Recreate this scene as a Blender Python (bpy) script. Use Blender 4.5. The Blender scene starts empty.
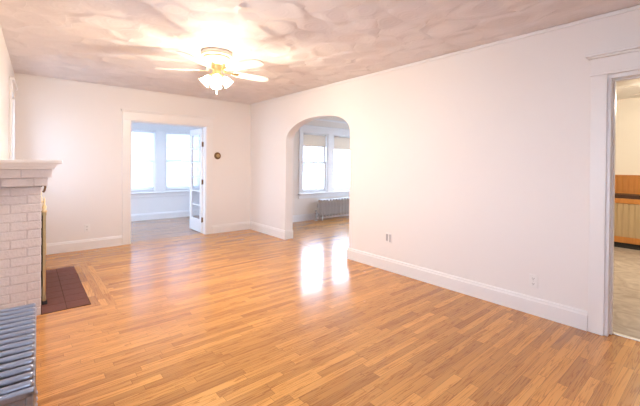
import bpy, bmesh, math, random
from mathutils import Vector, Matrix
random.seed(7)
S = bpy.context.scene
COL = S.collection
PI = math.pi

# ------------------------------------------------------------------ camera
YAW, PIT, ROLL = math.radians(40.185), math.radians(0.4025), math.radians(0.5226)
cy_, sy_ = math.cos(YAW), math.sin(YAW)
F = Vector((sy_, cy_, 0)); R = Vector((cy_, -sy_, 0)); U = Vector((0, 0, 1))
F2 = F * math.cos(PIT) - U * math.sin(PIT); U2 = U * math.cos(PIT) + F * math.sin(PIT)
R3 = R * math.cos(ROLL) + U2 * math.sin(ROLL); U3 = U2 * math.cos(ROLL) - R * math.sin(ROLL)
cam = bpy.data.cameras.new('camera')
cam.sensor_fit = 'HORIZONTAL'; cam.sensor_width = 36.0
cam.lens = 347.19 / 640 * 36.0
cam.shift_y = (166.6 - 203.0) / 640.0
cam.clip_start = 0.02
co = bpy.data.objects.new('camera', cam); COL.objects.link(co)
M4 = Matrix((R3, U3, -F2)).transposed().to_4x4()
M4.translation = Vector((0, 0, 1.36))
co.matrix_world = M4
S.camera = co

# ------------------------------------------------------------------ world, daylight, exposure
SKY = 11.0
FAN_W = 33.0
w = bpy.data.worlds.new('overcast_sky'); S.world = w; w.use_nodes = True
nt = w.node_tree; nt.nodes.clear()
wo = nt.nodes.new('ShaderNodeOutputWorld'); bg = nt.nodes.new('ShaderNodeBackground')
tc = nt.nodes.new('ShaderNodeTexCoord'); sp = nt.nodes.new('ShaderNodeSeparateXYZ')
cr = nt.nodes.new('ShaderNodeValToRGB')
cr.color_ramp.elements[0].position = 0.0; cr.color_ramp.elements[0].color = (0.74, 0.84, 1.0, 1)
cr.color_ramp.elements[1].position = 0.7; cr.color_ramp.elements[1].color = (0.56, 0.74, 1.0, 1)
nt.links.new(tc.outputs['Generated'], sp.inputs[0]); nt.links.new(sp.outputs['Z'], cr.inputs[0])
nt.links.new(cr.outputs[0], bg.inputs[0]); bg.inputs[1].default_value = SKY
nt.links.new(bg.outputs[0], wo.inputs[0])

def portal(name, loc, size, direction):
    l = bpy.data.lights.new(name, 'AREA'); l.shape = 'RECTANGLE'
    l.size, l.size_y = size; l.cycles.is_portal = True
    o = bpy.data.objects.new(name, l); COL.objects.link(o); o.location = loc
    o.rotation_euler = Vector(direction).to_track_quat('-Z', 'Z').to_euler()
    return o

S.view_settings.view_transform = 'Standard'
S.view_settings.look = 'None'
S.view_settings.gamma = 1.0
S.view_settings.use_curve_mapping = False
S.view_settings.exposure = 0.36
try:
    S.cycles.diffuse_bounces = 6
    S.cycles.max_bounces = 12
    S.cycles.transparent_max_bounces = 16
    S.cycles.sample_clamp_indirect = 6.0
except Exception:
    pass

# ------------------------------------------------------------------ materials
def newmat(name):
    m = bpy.data.materials.new(name); m.use_nodes = True
    n = m.node_tree; b = n.nodes['Principled BSDF']
    return m, n, b
def N(n, t, **kw):
    x = n.nodes.new(t)
    for k, v in kw.items(): setattr(x, k, v)
    return x
def math_node(n, op, a, b=None, c=None):
    x = N(n, 'ShaderNodeMath', operation=op)
    for i, v in enumerate((a, b, c)):
        if v is None: continue
        if isinstance(v, (int, float)): x.inputs[i].default_value = v
        else: n.links.new(v, x.inputs[i])
    return x.outputs[0]
def plain(name, col, rough=0.5, metal=0.0, bump=0.0, scale=60.0, var=0.0, spec=0.5):
    m, n, b = newmat(name)
    b.inputs['Base Color'].default_value = (*col, 1); b.inputs['Roughness'].default_value = rough
    b.inputs['Metallic'].default_value = metal; b.inputs['Specular IOR Level'].default_value = spec
    t = N(n, 'ShaderNodeTexCoord'); no = N(n, 'ShaderNodeTexNoise'); no.inputs['Scale'].default_value = scale
    no.inputs['Detail'].default_value = 4
    n.links.new(t.outputs['Object'], no.inputs['Vector'])
    if bump:
        bp = N(n, 'ShaderNodeBump'); bp.inputs['Strength'].default_value = bump; bp.inputs['Distance'].default_value = 0.01
        n.links.new(no.outputs['Fac'], bp.inputs['Height']); n.links.new(bp.outputs[0], b.inputs['Normal'])
    if var:
        mx = N(n, 'ShaderNodeMix', data_type='RGBA')
        mx.inputs[6].default_value = (*[c * (1 - var) for c in col], 1)
        mx.inputs[7].default_value = (*[min(1, c * (1 + var)) for c in col], 1)
        n.links.new(no.outputs['Fac'], mx.inputs[0]); n.links.new(mx.outputs[2], b.inputs['Base Color'])
    return m

M_wall = plain('wall_paint', (0.80, 0.772, 0.762), 0.6, bump=0.05, scale=90)
M_wall2 = plain('sunroom_paint', (0.78, 0.79, 0.82), 0.6, bump=0.05, scale=90)
M_dining = plain('dining_paint_warm_lit', (0.80, 0.735, 0.67), 0.6, bump=0.05, scale=90)  # beige wall, warm lamp light put into its colour
M_beige = plain('beige_paint', (0.78, 0.73, 0.64), 0.6, bump=0.05, scale=90)
M_trim = plain('trim_paint', (0.80, 0.785, 0.785), 0.35, bump=0.03, scale=30)
M_white = plain('white_plastic', (0.80, 0.79, 0.78), 0.35)
M_slot = plain('dark_slot', (0.10, 0.09, 0.09), 0.6)
M_grey = plain('grey_screw_and_shade', (0.45, 0.42, 0.44), 0.5)
M_brass = plain('brass', (0.85, 0.66, 0.36), 0.28, 1.0, var=0.15, scale=12)
M_oldbrass = plain('antique_brass', (0.22, 0.125, 0.06), 0.45, 0.85, var=0.2, scale=14)
M_pale_brass = plain('pale_brass', (0.55, 0.42, 0.22), 0.3, 1.0, var=0.1, scale=12)
M_brick = plain('painted_brick', (0.70, 0.675, 0.705), 0.6, bump=0.7, scale=45, var=0.06)
M_mortar = plain('painted_mortar', (0.64, 0.61, 0.64), 0.75, bump=0.5, scale=80)
M_firebrick = plain('soot_brick', (0.05, 0.045, 0.04), 0.9, bump=0.6, scale=40, var=0.3)
M_tile = plain('quarry_tile', (0.150, 0.056, 0.046), 0.6, bump=0.3, scale=25, var=0.25, spec=0.25)
M_grout = plain('dark_grout', (0.06, 0.03, 0.028), 0.9, spec=0.1)
M_silver = plain('silver_paint', (0.36, 0.38, 0.44), 0.30, 0.85, bump=0.25, scale=40, var=0.08)
M_silver2 = plain('dull_silver_paint', (0.55, 0.52, 0.51), 0.36, 0.6, bump=0.2, scale=40, var=0.06)
M_blade = plain('white_blade', (0.82, 0.79, 0.75), 0.4)
M_cream = plain('cream_enamel', (0.80, 0.74, 0.66), 0.35)
M_blind = plain('blind_slat', (0.80, 0.81, 0.84), 0.5)
M_dark_brown = plain('dark_brown', (0.055, 0.022, 0.010), 0.35, var=0.3, scale=9)
M_mesh = plain('screen_mesh', (0.03, 0.03, 0.03), 0.6, 0.6)
M_black = plain('black_base', (0.02, 0.018, 0.016), 0.6)
M_siding = plain('pale_siding', (0.62, 0.64, 0.66), 0.7, bump=0.1, scale=20)
M_roof = plain('grey_roof', (0.16, 0.16, 0.18), 0.85, bump=0.4, scale=30)
M_ground = plain('frosted_lawn', (0.50, 0.52, 0.50), 0.9, bump=0.5, scale=8, var=0.15)
M_bark = plain('bare_bark', (0.10, 0.08, 0.075), 0.9, bump=0.5, scale=20)
M_birch = plain('grey_bark', (0.34, 0.33, 0.34), 0.9, bump=0.4, scale=20)
M_winglass = plain('dark_window_glass', (0.12, 0.15, 0.19), 0.1)
M_steel = plain('steel_strip', (0.65, 0.62, 0.58), 0.3, 0.9)

def glass_mat():
    m = bpy.data.materials.new('window_glass'); m.use_nodes = True; n = m.node_tree; n.nodes.clear()
    o = N(n, 'ShaderNodeOutputMaterial'); mx = N(n, 'ShaderNodeMixShader')
    tr = N(n, 'ShaderNodeBsdfTransparent'); gl = N(n, 'ShaderNodeBsdfGlossy'); g = N(n, 'ShaderNodeNewGeometry')
    tr.inputs[0].default_value = (0.96, 0.98, 1.0, 1); gl.inputs['Roughness'].default_value = 0.02
    dt = N(n, 'ShaderNodeVectorMath', operation='DOT_PRODUCT'); n.links.new(g.outputs['Normal'], dt.inputs[0]); n.links.new(g.outputs['Incoming'], dt.inputs[1])
    k = math_node(n, 'SUBTRACT', 1.0, math_node(n, 'ABSOLUTE', dt.outputs['Value']))
    fr = math_node(n, 'ADD', 0.03, math_node(n, 'MULTIPLY', math_node(n, 'POWER', k, 5.0), 0.9))
    n.links.new(fr, mx.inputs[0]); n.links.new(tr.outputs[0], mx.inputs[1]); n.links.new(gl.outputs[0], mx.inputs[2])
    n.links.new(mx.outputs[0], o.inputs[0]); return m
M_glass = glass_mat()

def cloth_mat():
    m = bpy.data.materials.new('shade_cloth'); m.use_nodes = True; n = m.node_tree; n.nodes.clear()
    o = N(n, 'ShaderNodeOutputMaterial'); mx = N(n, 'ShaderNodeMixShader')
    d = N(n, 'ShaderNodeBsdfDiffuse'); t = N(n, 'ShaderNodeBsdfTranslucent')
    d.inputs[0].default_value = (0.78, 0.71, 0.64, 1); t.inputs[0].default_value = (0.62, 0.52, 0.42, 1)
    mx.inputs[0].default_value = 0.36
    n.links.new(d.outputs[0], mx.inputs[1]); n.links.new(t.outputs[0], mx.inputs[2]); n.links.new(mx.outputs[0], o.inputs[0])
    return m
M_cloth = cloth_mat()

def lampglass_mat(name, strength):
    m = bpy.data.materials.new(name); m.use_nodes = True; n = m.node_tree; n.nodes.clear()
    o = N(n, 'ShaderNodeOutputMaterial'); mx = N(n, 'ShaderNodeMixShader'); ad = N(n, 'ShaderNodeAddShader')
    tr = N(n, 'ShaderNodeBsdfTransparent'); tl = N(n, 'ShaderNodeBsdfTranslucent'); em = N(n, 'ShaderNodeEmission')
    tr.inputs[0].default_value = (1, 0.96, 0.9, 1); tl.inputs[0].default_value = (0.9, 0.88, 0.85, 1)
    em.inputs[0].default_value = (1, 0.86, 0.68, 1); em.inputs[1].default_value = strength
    mx.inputs[0].default_value = 0.45
    n.links.new(tr.outputs[0], mx.inputs[1]); n.links.new(tl.outputs[0], mx.inputs[2])
    n.links.new(mx.outputs[0], ad.inputs[0]); n.links.new(em.outputs[0], ad.inputs[1]); n.links.new(ad.outputs[0], o.inputs[0])
    return m
M_lampglass = lampglass_mat('frosted_lamp_glass', 3.5)
def emit_mat(name, col, s):
    m = bpy.data.materials.new(name); m.use_nodes = True; n = m.node_tree; n.nodes.clear()
    o = N(n, 'ShaderNodeOutputMaterial'); em = N(n, 'ShaderNodeEmission')
    em.inputs[0].default_value = (*col, 1); em.inputs[1].default_value = s
    n.links.new(em.outputs[0], o.inputs[0]); return m
M_bulb = emit_mat('lit_bulb', (1, 0.85, 0.65), 30)

def ceiling_mat(name, col):
    # swirled plaster: overlapping fan shaped sweeps of the trowel
    m, n, b = newmat(name)
    b.inputs['Roughness'].default_value = 0.7
    g = N(n, 'ShaderNodeNewGeometry')
    dn = N(n, 'ShaderNodeTexNoise'); dn.inputs['Scale'].default_value = 3.0; n.links.new(g.outputs['Position'], dn.inputs['Vector'])
    dm = N(n, 'ShaderNodeVectorMath', operation='SCALE'); n.links.new(dn.outputs['Color'], dm.inputs[0]); dm.inputs[3].default_value = 0.10
    av = N(n, 'ShaderNodeVectorMath', operation='ADD'); n.links.new(g.outputs['Position'], av.inputs[0]); n.links.new(dm.outputs[0], av.inputs[1])
    flat = N(n, 'ShaderNodeVectorMath', operation='MULTIPLY'); n.links.new(av.outputs[0], flat.inputs[0]); flat.inputs[1].default_value = (1, 1, 0)
    hgt = None; tint = None
    for k, (scl, rad) in enumerate(((2.6, 0.33), (2.9, 0.20), (2.5, 0.21), (3.1, 0.18), (2.7, 0.19))):
        of = N(n, 'ShaderNodeVectorMath', operation='ADD'); n.links.new(flat.outputs[0], of.inputs[0]); of.inputs[1].default_value = (3.17*k+1.3, 7.31*k+0.7, 0)
        v = N(n, 'ShaderNodeTexVoronoi', voronoi_dimensions='2D', feature='F1'); v.inputs['Scale'].default_value = scl; v.inputs['Randomness'].default_value = 0.75
        n.links.new(of.outputs[0], v.inputs['Vector'])
        df = N(n, 'ShaderNodeVectorMath', operation='SUBTRACT'); n.links.new(of.outputs[0], df.inputs[0]); n.links.new(v.outputs['Position'], df.inputs[1])
        cs = N(n, 'ShaderNodeSeparateColor'); n.links.new(v.outputs['Color'], cs.inputs[0])
        ang = math_node(n, 'MULTIPLY', cs.outputs[0], 6.283)
        cb = N(n, 'ShaderNodeCombineXYZ'); n.links.new(math_node(n, 'COSINE', ang), cb.inputs[0]); n.links.new(math_node(n, 'SINE', ang), cb.inputs[1])
        dt = N(n, 'ShaderNodeVectorMath', operation='DOT_PRODUCT'); n.links.new(df.outputs[0], dt.inputs[0]); n.links.new(cb.outputs[0], dt.inputs[1])
        ln = N(n, 'ShaderNodeVectorMath', operation='LENGTH'); n.links.new(df.outputs[0], ln.inputs[0])
        hk = math_node(n, 'ADD', math_node(n, 'MULTIPLY', dt.outputs['Value'], 0.11), math_node(n, 'MULTIPLY', math_node(n, 'SINE', math_node(n, 'MULTIPLY', ln.outputs['Value'], 150.0)), 0.0004))
        mr = N(n, 'ShaderNodeMapRange', interpolation_type='SMOOTHSTEP'); n.links.new(ln.outputs['Value'], mr.inputs['Value'])
        mr.inputs['From Min'].default_value = rad-0.11; mr.inputs['From Max'].default_value = rad+0.02; mr.inputs['To Min'].default_value = 1; mr.inputs['To Max'].default_value = 0
        if hgt is None: hgt, tint = hk, cs.outputs[1]
        else:
            def mixf(a_, b_):
                q = N(n, 'ShaderNodeMix', data_type='FLOAT'); n.links.new(mr.outputs[0], q.inputs[0]); n.links.new(a_, q.inputs[2]); n.links.new(b_, q.inputs[3]); return q.outputs[0]
            hgt, tint = mixf(hgt, hk), mixf(tint, cs.outputs[1])
    bp = N(n, 'ShaderNodeBump'); bp.inputs['Strength'].default_value = 0.9; bp.inputs['Distance'].default_value = 1.0
    n.links.new(hgt, bp.inputs['Height']); n.links.new(bp.outputs[0], b.inputs['Normal'])
    # tint per sweep: grazing light caught differently, put into the colour
    mx = N(n, 'ShaderNodeMix', data_type='RGBA')
    mx.inputs[6].default_value = (*[c * 0.94 for c in col], 1); mx.inputs[7].default_value = (*[min(1, c * 1.05) for c in col], 1)
    n.links.new(tint, mx.inputs[0]); n.links.new(mx.outputs[2], b.inputs['Base Color'])
    return m
M_ceil = ceiling_mat('swirl_plaster', (0.76, 0.72, 0.725))
M_ceil2 = plain('flat_ceiling_paint', (0.76, 0.73, 0.69), 0.6, bump=0.05)

def boards_mat(name, along, light, dark, width=0.0575, off=0.0, sat=1.0, rough=0.26):
    """strip oak floor; along = 0: boards run along X, 1: along Y"""
    m, n, b = newmat(name)
    g = N(n, 'ShaderNodeNewGeometry'); s = N(n, 'ShaderNodeSeparateXYZ'); n.links.new(g.outputs['Position'], s.inputs[0])
    lx, ly = (s.outputs[0], s.outputs[1]) if along == 0 else (s.outputs[1], s.outputs[0])
    rowf = math_node(n, 'DIVIDE', math_node(n, 'SUBTRACT', ly, off), width)
    row = math_node(n, 'FLOOR', rowf); fr = math_node(n, 'FRACT', rowf)
    wn = N(n, 'ShaderNodeTexWhiteNoise', noise_dimensions='1D'); n.links.new(row, wn.inputs['W'])
    u = math_node(n, 'ADD', math_node(n, 'MULTIPLY', lx, 1.75), math_node(n, 'ADD', math_node(n, 'MULTIPLY', wn.outputs['Value'], 20.0), math_node(n, 'MULTIPLY', row, 41.0)))
    v = N(n, 'ShaderNodeTexVoronoi', voronoi_dimensions='1D', feature='F1'); v.inputs['Scale'].default_value = 1.0
    n.links.new(u, v.inputs['W'])
    ve = N(n, 'ShaderNodeTexVoronoi', voronoi_dimensions='1D', feature='DISTANCE_TO_EDGE'); ve.inputs['Scale'].default_value = 1.0
    n.links.new(u, ve.inputs['W'])
    cs = N(n, 'ShaderNodeSeparateColor'); n.links.new(v.outputs['Color'], cs.inputs[0])
    # board tone
    ramp = N(n, 'ShaderNodeValToRGB'); ramp.color_ramp.interpolation = 'LINEAR'
    e = ramp.color_ramp.elements
    mid = tuple((a * 0.56 + c * 0.44) for a, c in zip(light, dark))
    e[0].position = 0.0; e[0].color = (*[a * .32 + c * .68 for a, c in zip(light, dark)], 1); e[1].position = 1.0; e[1].color = (*light, 1)
    k = e.new(0.08); k.color = (*[a * .45 + c * .55 for a, c in zip(light, dark)], 1)
    k = e.new(0.30); k.color = (*mid, 1)
    k = e.new(0.70); k.color = (*[a * .80 + c * .20 for a, c in zip(light, dark)], 1)
    n.links.new(cs.outputs[0], ramp.inputs[0])
    # grain, stretched along each board and shifted per board
    cb = N(n, 'ShaderNodeCombineXYZ')
    n.links.new(math_node(n, 'ADD', math_node(n, 'MULTIPLY', lx, 0.6), math_node(n, 'MULTIPLY', cs.outputs[1], 60.0)), cb.inputs[0])
    n.links.new(math_node(n, 'MULTIPLY', ly, 15.0), cb.inputs[1]); n.links.new(math_node(n, 'MULTIPLY', cs.outputs[2], 30.0), cb.inputs[2])
    no = N(n, 'ShaderNodeTexNoise'); no.inputs['Scale'].default_value = 1.6; no.inputs['Detail'].default_value = 5; no.inputs['Distortion'].default_value = 0.6
    n.links.new(cb.outputs[0], no.inputs['Vector'])
    rings = math_node(n, 'FRACT', math_node(n, 'MULTIPLY', no.outputs['Fac'], 9.0))
    gr = N(n, 'ShaderNodeValToRGB'); gr.color_ramp.elements[0].color = (0.60, 0.47, 0.36, 1); gr.color_ramp.elements[1].color = (1.06, 1.06, 1.06, 1)
    gr.color_ramp.elements[0].position = 0.0; gr.color_ramp.elements[1].position = 0.42
    n.links.new(rings, gr.inputs[0])
    mu = N(n, 'ShaderNodeMix', data_type='RGBA', blend_type='MULTIPLY'); mu.inputs[0].default_value = 0.9
    n.links.new(ramp.outputs[0], mu.inputs[6]); n.links.new(gr.outputs[0], mu.inputs[7])
    # seams
    ed = math_node(n, 'MINIMUM', fr, math_node(n, 'SUBTRACT', 1.0, fr))
    seam1 = math_node(n, 'LESS_THAN', ed, 0.018); seam2 = math_node(n, 'LESS_THAN', ve.outputs['Distance'], 0.0022)
    seam = math_node(n, 'MULTIPLY', math_node(n, 'MAXIMUM', seam1, seam2), 0.55)
    ms = N(n, 'ShaderNodeMix', data_type='RGBA'); ms.inputs[7].default_value = (*[c * 0.35 for c in dark], 1)
    n.links.new(seam, ms.inputs[0]); n.links.new(mu.outputs[2], ms.inputs[6])
    n.links.new(ms.outputs[2], b.inputs['Base Color'])
    ro = N(n, 'ShaderNodeTexNoise'); ro.inputs['Scale'].default_value = 2.2; n.links.new(g.outputs['Position'], ro.inputs['Vector'])
    n.links.new(math_node(n, 'ADD', math_node(n, 'MULTIPLY', ro.outputs['Fac'], 0.06), rough - 0.03), b.inputs['Roughness'])
    b.inputs['Specular IOR Level'].default_value = 0.25
    b.inputs["Coat Weight"].default_value = 0.42; b.inputs['Coat Roughness'].default_value = 0.09
    # gentle cupping of every strip
    bp = N(n, 'ShaderNodeBump'); bp.inputs['Strength'].default_value = 0.25; bp.inputs['Distance'].default_value = 0.002
    hh = math_node(n, 'ADD', math_node(n, 'MULTIPLY', math_node(n, 'SMOOTH_MIN', ed, 0.08, 0.05), 4.0), math_node(n, 'MULTIPLY', no.outputs['Fac'], 0.3))
    n.links.new(hh, bp.inputs['Height']); n.links.new(bp.outputs[0], b.inputs['Normal']); n.links.new(bp.outputs[0], b.inputs['Coat Normal'])
    return m
OAK_L, OAK_D = (0.68, 0.318, 0.082), (0.235, 0.086, 0.022)
M_floorX = boards_mat('oak_strip_floor', 0, OAK_L, OAK_D)
M_floorY = boards_mat('oak_border_floor', 1, OAK_L, OAK_D, width=0.0633, off=0.473)
M_floorS = boards_mat('sunroom_oak_daylit', 0, (0.46, 0.27, 0.17), (0.26, 0.13, 0.08))  # oak greyed: blue daylight and reflection are put into the board colour

def vinyl_mat():
    m, n, b = newmat('stone_pattern_vinyl')
    g = N(n, 'ShaderNodeNewGeometry'); no = N(n, 'ShaderNodeTexNoise'); no.inputs['Scale'].default_value = 5; no.inputs['Detail'].default_value = 6; no.inputs['Distortion'].default_value = 1.5
    n.links.new(g.outputs['Position'], no.inputs['Vector'])
    r = N(n, 'ShaderNodeValToRGB'); r.color_ramp.elements[0].position = 0.3; r.color_ramp.elements[1].position = 0.7
    r.color_ramp.elements[0].color = (0.27, 0.21, 0.155, 1); r.color_ramp.elements[1].color = (0.50, 0.43, 0.35, 1)
    n.links.new(no.outputs['Fac'], r.inputs[0]); n.links.new(r.outputs[0], b.inputs['Base Color']); b.inputs['Roughness'].default_value = 0.4
    return m
M_vinyl = vinyl_mat()
def bead_mat(name, c1, c2):
    m, n, b = newmat(name)
    g = N(n, 'ShaderNodeNewGeometry'); s = N(n, 'ShaderNodeSeparateXYZ'); n.links.new(g.outputs['Position'], s.inputs[0])
    no = N(n, 'ShaderNodeTexNoise', noise_dimensions='3D'); mp = N(n, 'ShaderNodeMapping'); mp.inputs['Scale'].default_value = (1, 14, 1.5)
    n.links.new(g.outputs['Position'], mp.inputs[0]); n.links.new(mp.outputs[0], no.inputs['Vector']); no.inputs['Scale'].default_value = 2
    mx = N(n, 'ShaderNodeMix', data_type='RGBA'); mx.inputs[6].default_value = (*c1, 1); mx.inputs[7].default_value = (*c2, 1)
    n.links.new(no.outputs['Fac'], mx.inputs[0]); n.links.new(mx.outputs[2], b.inputs['Base Color']); b.inputs['Roughness'].default_value = 0.35
    return m
M_honey = bead_mat('honey_pine', (0.40, 0.15, 0.03), (0.58, 0.25, 0.06))
M_tan = bead_mat('tan_pine', (0.38, 0.27, 0.14), (0.52, 0.39, 0.22))

# ------------------------------------------------------------------ mesh helpers
class MB:
    def __init__(s): s.bm = bmesh.new()
    def box(s, x0, x1, y0, y1, z0, z1, bev=0.0, seg=2, mat=0):
        vs = [s.bm.verts.new(p) for p in ((x0,y0,z0),(x1,y0,z0),(x1,y1,z0),(x0,y1,z0),(x0,y0,z1),(x1,y0,z1),(x1,y1,z1),(x0,y1,z1))]
        fs = [s.bm.faces.new([vs[i] for i in q]) for q in ((0,3,2,1),(4,5,6,7),(0,1,5,4),(1,2,6,5),(2,3,7,6),(3,0,4,7))]
        for f in fs: f.material_index = mat
        if bev > 0:
            es = list({e for f in fs for e in f.edges})
            r = bmesh.ops.bevel(s.bm, geom=es, offset=min(bev, 0.49*min(abs(x1-x0),abs(y1-y0),abs(z1-z0))), segments=seg, profile=0.5, affect='EDGES')
            for f in r['faces']: f.material_index = mat
        return s
    def tube(s, pts, r, seg=12, cap=True, rs=None):
        pts = [Vector(p) for p in pts]; rings = []
        up = None
        for i, p in enumerate(pts):
            a = pts[max(0, i-1)]; c = pts[min(len(pts)-1, i+1)]
            d = (c - a).normalized()
            if up is None: up = Vector((0,0,1)) if abs(d.z) < 0.9 else Vector((1,0,0))
            x = d.cross(up).normalized(); y = x.cross(d).normalized(); up = y
            rr = rs[i] if rs else r
            rings.append([s.bm.verts.new(p + x*rr*math.cos(2*PI*k/seg) + y*rr*math.sin(2*PI*k/seg)) for k in range(seg)])
        for a, b in zip(rings, rings[1:]):
            for k in range(seg):
                s.bm.faces.new((a[k], a[(k+1)%seg], b[(k+1)%seg], b[k])).smooth = True
        if cap:
            s.bm.faces.new(list(reversed(rings[0]))); s.bm.faces.new(rings[-1])
        return s
    def lathe(s, prof, seg=24, mtx=None, close=False):
        """prof: list of (r, z); axis z"""
        mtx = mtx or Matrix()
        rings = []
        for r, z in prof:
            if r < 1e-6: rings.append([s.bm.verts.new(mtx @ Vector((0,0,z)))])
            else: rings.append([s.bm.verts.new(mtx @ Vector((r*math.cos(2*PI*k/seg), r*math.sin(2*PI*k/seg), z))) for k in range(seg)])
        for a, b in zip(rings, rings[1:]):
            for k in range(seg):
                k2 = (k+1) % seg
                if len(a) == 1 and len(b) == 1: continue
                if len(a) == 1: f = s.bm.faces.new((a[0], b[k2], b[k]))
                elif len(b) == 1: f = s.bm.faces.new((a[k], a[k2], b[0]))
                else: f = s.bm.faces.new((a[k], a[k2], b[k2], b[k]))
                f.smooth = True
        return s
    def capsule(s, p, q, r, seg=12, n=4):
        p, q = Vector(p), Vector(q); d = (q-p).normalized()
        pts, rs = [], []
        for i in range(n+1):
            t = PI/2*(i/n); pts.append(p - d*r*math.cos(t)); rs.append(max(1e-4, r*math.sin(t)))
        for i in range(n+1):
            t = PI/2*(i/n); pts.append(q + d*r*math.sin(t)); rs.append(max(1e-4, r*math.cos(t)))
        return s.tube(pts, r, seg, True, rs)
    def prism(s, outline, axis, a, b, mat=0):
        """extrude a 2-D outline along axis ('x','y','z') from a to b"""
        def P(u, v, t):
            return {'x': (t,u,v), 'y': (u,t,v), 'z': (u,v,t)}[axis]
        A = [s.bm.verts.new(P(u,v,a)) for u,v in outline]; B = [s.bm.verts.new(P(u,v,b)) for u,v in outline]
        n = len(A)
        fs = [s.bm.faces.new(A), s.bm.faces.new(list(reversed(B)))]
        for k in range(n): fs.append(s.bm.faces.new((A[k], B[k], B[(k+1)%n], A[(k+1)%n])))
        for f in fs: f.material_index = mat
        return s
    def build(s, name, mats, parent=None, loc=None, rotz=0.0, smooth=False):
        bmesh.ops.recalc_face_normals(s.bm, faces=s.bm.faces)
        me = bpy.data.meshes.new(name); s.bm.to_mesh(me); s.bm.free()
        for m in (mats if isinstance(mats, (list, tuple)) else [mats]): me.materials.append(m)
        if smooth:
            for p in me.polygons: p.use_smooth = True
        o = bpy.data.objects.new(name, me); COL.objects.link(o)
        if loc: o.location = loc
        o.rotation_euler.z = rotz
        if parent: o.parent = parent
        return o

def struct(o):
    o['kind'] = 'structure'; return o
def tag(o, label, cat, group=None):
    o['label'] = label; o['category'] = cat
    if group: o['group'] = group
    return o
def thing(name, label, cat, loc=(0,0,0), rotz=0.0, group=None):
    o = bpy.data.objects.new(name, None); COL.objects.link(o); o.empty_display_size = 0.1
    o.location = loc; o.rotation_euler.z = rotz
    return tag(o, label, cat, group)
def sempty(name, loc=(0,0,0), rotz=0.0):
    o = bpy.data.objects.new(name, None); COL.objects.link(o); o.location = loc; o.rotation_euler.z = rotz
    return struct(o)

def wall_cells(mb, axis, a0, a1, t0, t1, z0, z1, holes):
    """wall slab along axis ('x'/'y') with rectangular holes (h0,h1,zb,zt)"""
    us = sorted({a0, a1, *[h[0] for h in holes], *[h[1] for h in holes]})
    zs = sorted({z0, z1, *[h[2] for h in holes], *[h[3] for h in holes]})
    us = [u for u in us if a0 <= u <= a1]; zs = [z for z in zs if z0 <= z <= z1]
    for u, u2 in zip(us, us[1:]):
        run = None
        for z, z2 in zip(zs, zs[1:]):
            cu, cz = (u+u2)/2, (z+z2)/2
            solid = not any(h[0] < cu < h[1] and h[2] < cz < h[3] for h in holes)
            if solid:
                run = (run[0], z2) if run else (z, z2)
            if (not solid or z2 == zs[-1]) and run:
                if axis == 'x': mb.box(u, u2, t0, t1, *run)
                else: mb.box(t0, t1, u, u2, *run)
                run = None
    return mb

# ================================================================== SETTING
ZC = 2.593
XR, XR2 = 3.561, 3.722          # right wall of the living room (two faces)
YB, YB2 = 6.456, 6.606          # far wall
# ---- floor: one run of strip oak through the arch, mitred border round the hearth
fb = MB()
xs = [-0.6, 0.05, 0.473, 0.663, 3.65, 8.2]
ys = [-1.9, 3.745, 3.935, 5.505, 5.695, 6.60]
def quad(pts, mi):
    f = fb.bm.faces.new([fb.bm.verts.new((x, y, 0)) for x, y in pts]); f.material_index = mi
for i in range(5):
    for j in range(5):
        x0, x1, y0, y1 = xs[i], xs[i+1], ys[j], ys[j+1]
        if i == 4 and j == 0:
            quad([(x0,2.6),(x1,2.6),(x1,y1),(x0,y1)], 0); continue
        if i == 2 and j == 2: quad([(x0,y0),(x1,y0),(x1,y1),(x0,y1)], 1)
        elif i == 2 and j == 1:
            quad([(x0,y1),(x1,y0),(x1,y1)], 1); quad([(x0,y0),(x1,y0),(x0,y1)], 0)
        elif i == 2 and j == 3:
            quad([(x0,y0),(x1,y0),(x1,y1)], 1); quad([(x0,y0),(x1,y1),(x0,y1)], 0)
        else: quad([(x0,y0),(x1,y0),(x1,y1),(x0,y1)], 0)
bmesh.ops.remove_doubles(fb.bm, verts=fb.bm.verts, dist=1e-5)
r = bmesh.ops.extrude_face_region(fb.bm, geom=fb.bm.faces[:])
bmesh.ops.translate(fb.bm, verts=[v for v in r['geom'] if isinstance(v, bmesh.types.BMVert)], vec=(0, 0, -0.1))
struct(fb.build('floor', [M_floorX, M_floorY]))
struct(MB().box(0.1, 4.2, 6.601, 9.05, -0.1, 0.0).build('floor_sunroom', M_floorS))
struct(MB().box(3.66, 8.2, -2.6, 2.5, -0.1, 0.0).build('floor_side_room', M_vinyl))
# ---- ceilings
struct(MB().box(-0.7, 3.722, -1.9, 6.61, ZC, ZC+0.1).build('ceiling', M_ceil))
struct(MB().box(3.722, 8.2, 2.5, 6.75, ZC, ZC+0.1).build('ceiling_dining', M_ceil2))
struct(MB().box(0.1, 4.2, 6.61, 9.05, 2.5, 2.6).build('ceiling_sunroom', M_ceil2))
struct(MB().box(3.722, 8.2, -2.6, 2.5, 2.56, 2.66).build('ceiling_side_room', M_ceil2))

# ---- far wall with the french door opening
DX0, DX1, DZ = 1.317, 2.614, 2.06
mb = MB(); wall_cells(mb, 'x', -0.35, XR2, YB, YB2, 0, ZC, [(DX0, DX1, -1, DZ)])
struct(mb.build('wall_back', M_wall))
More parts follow.
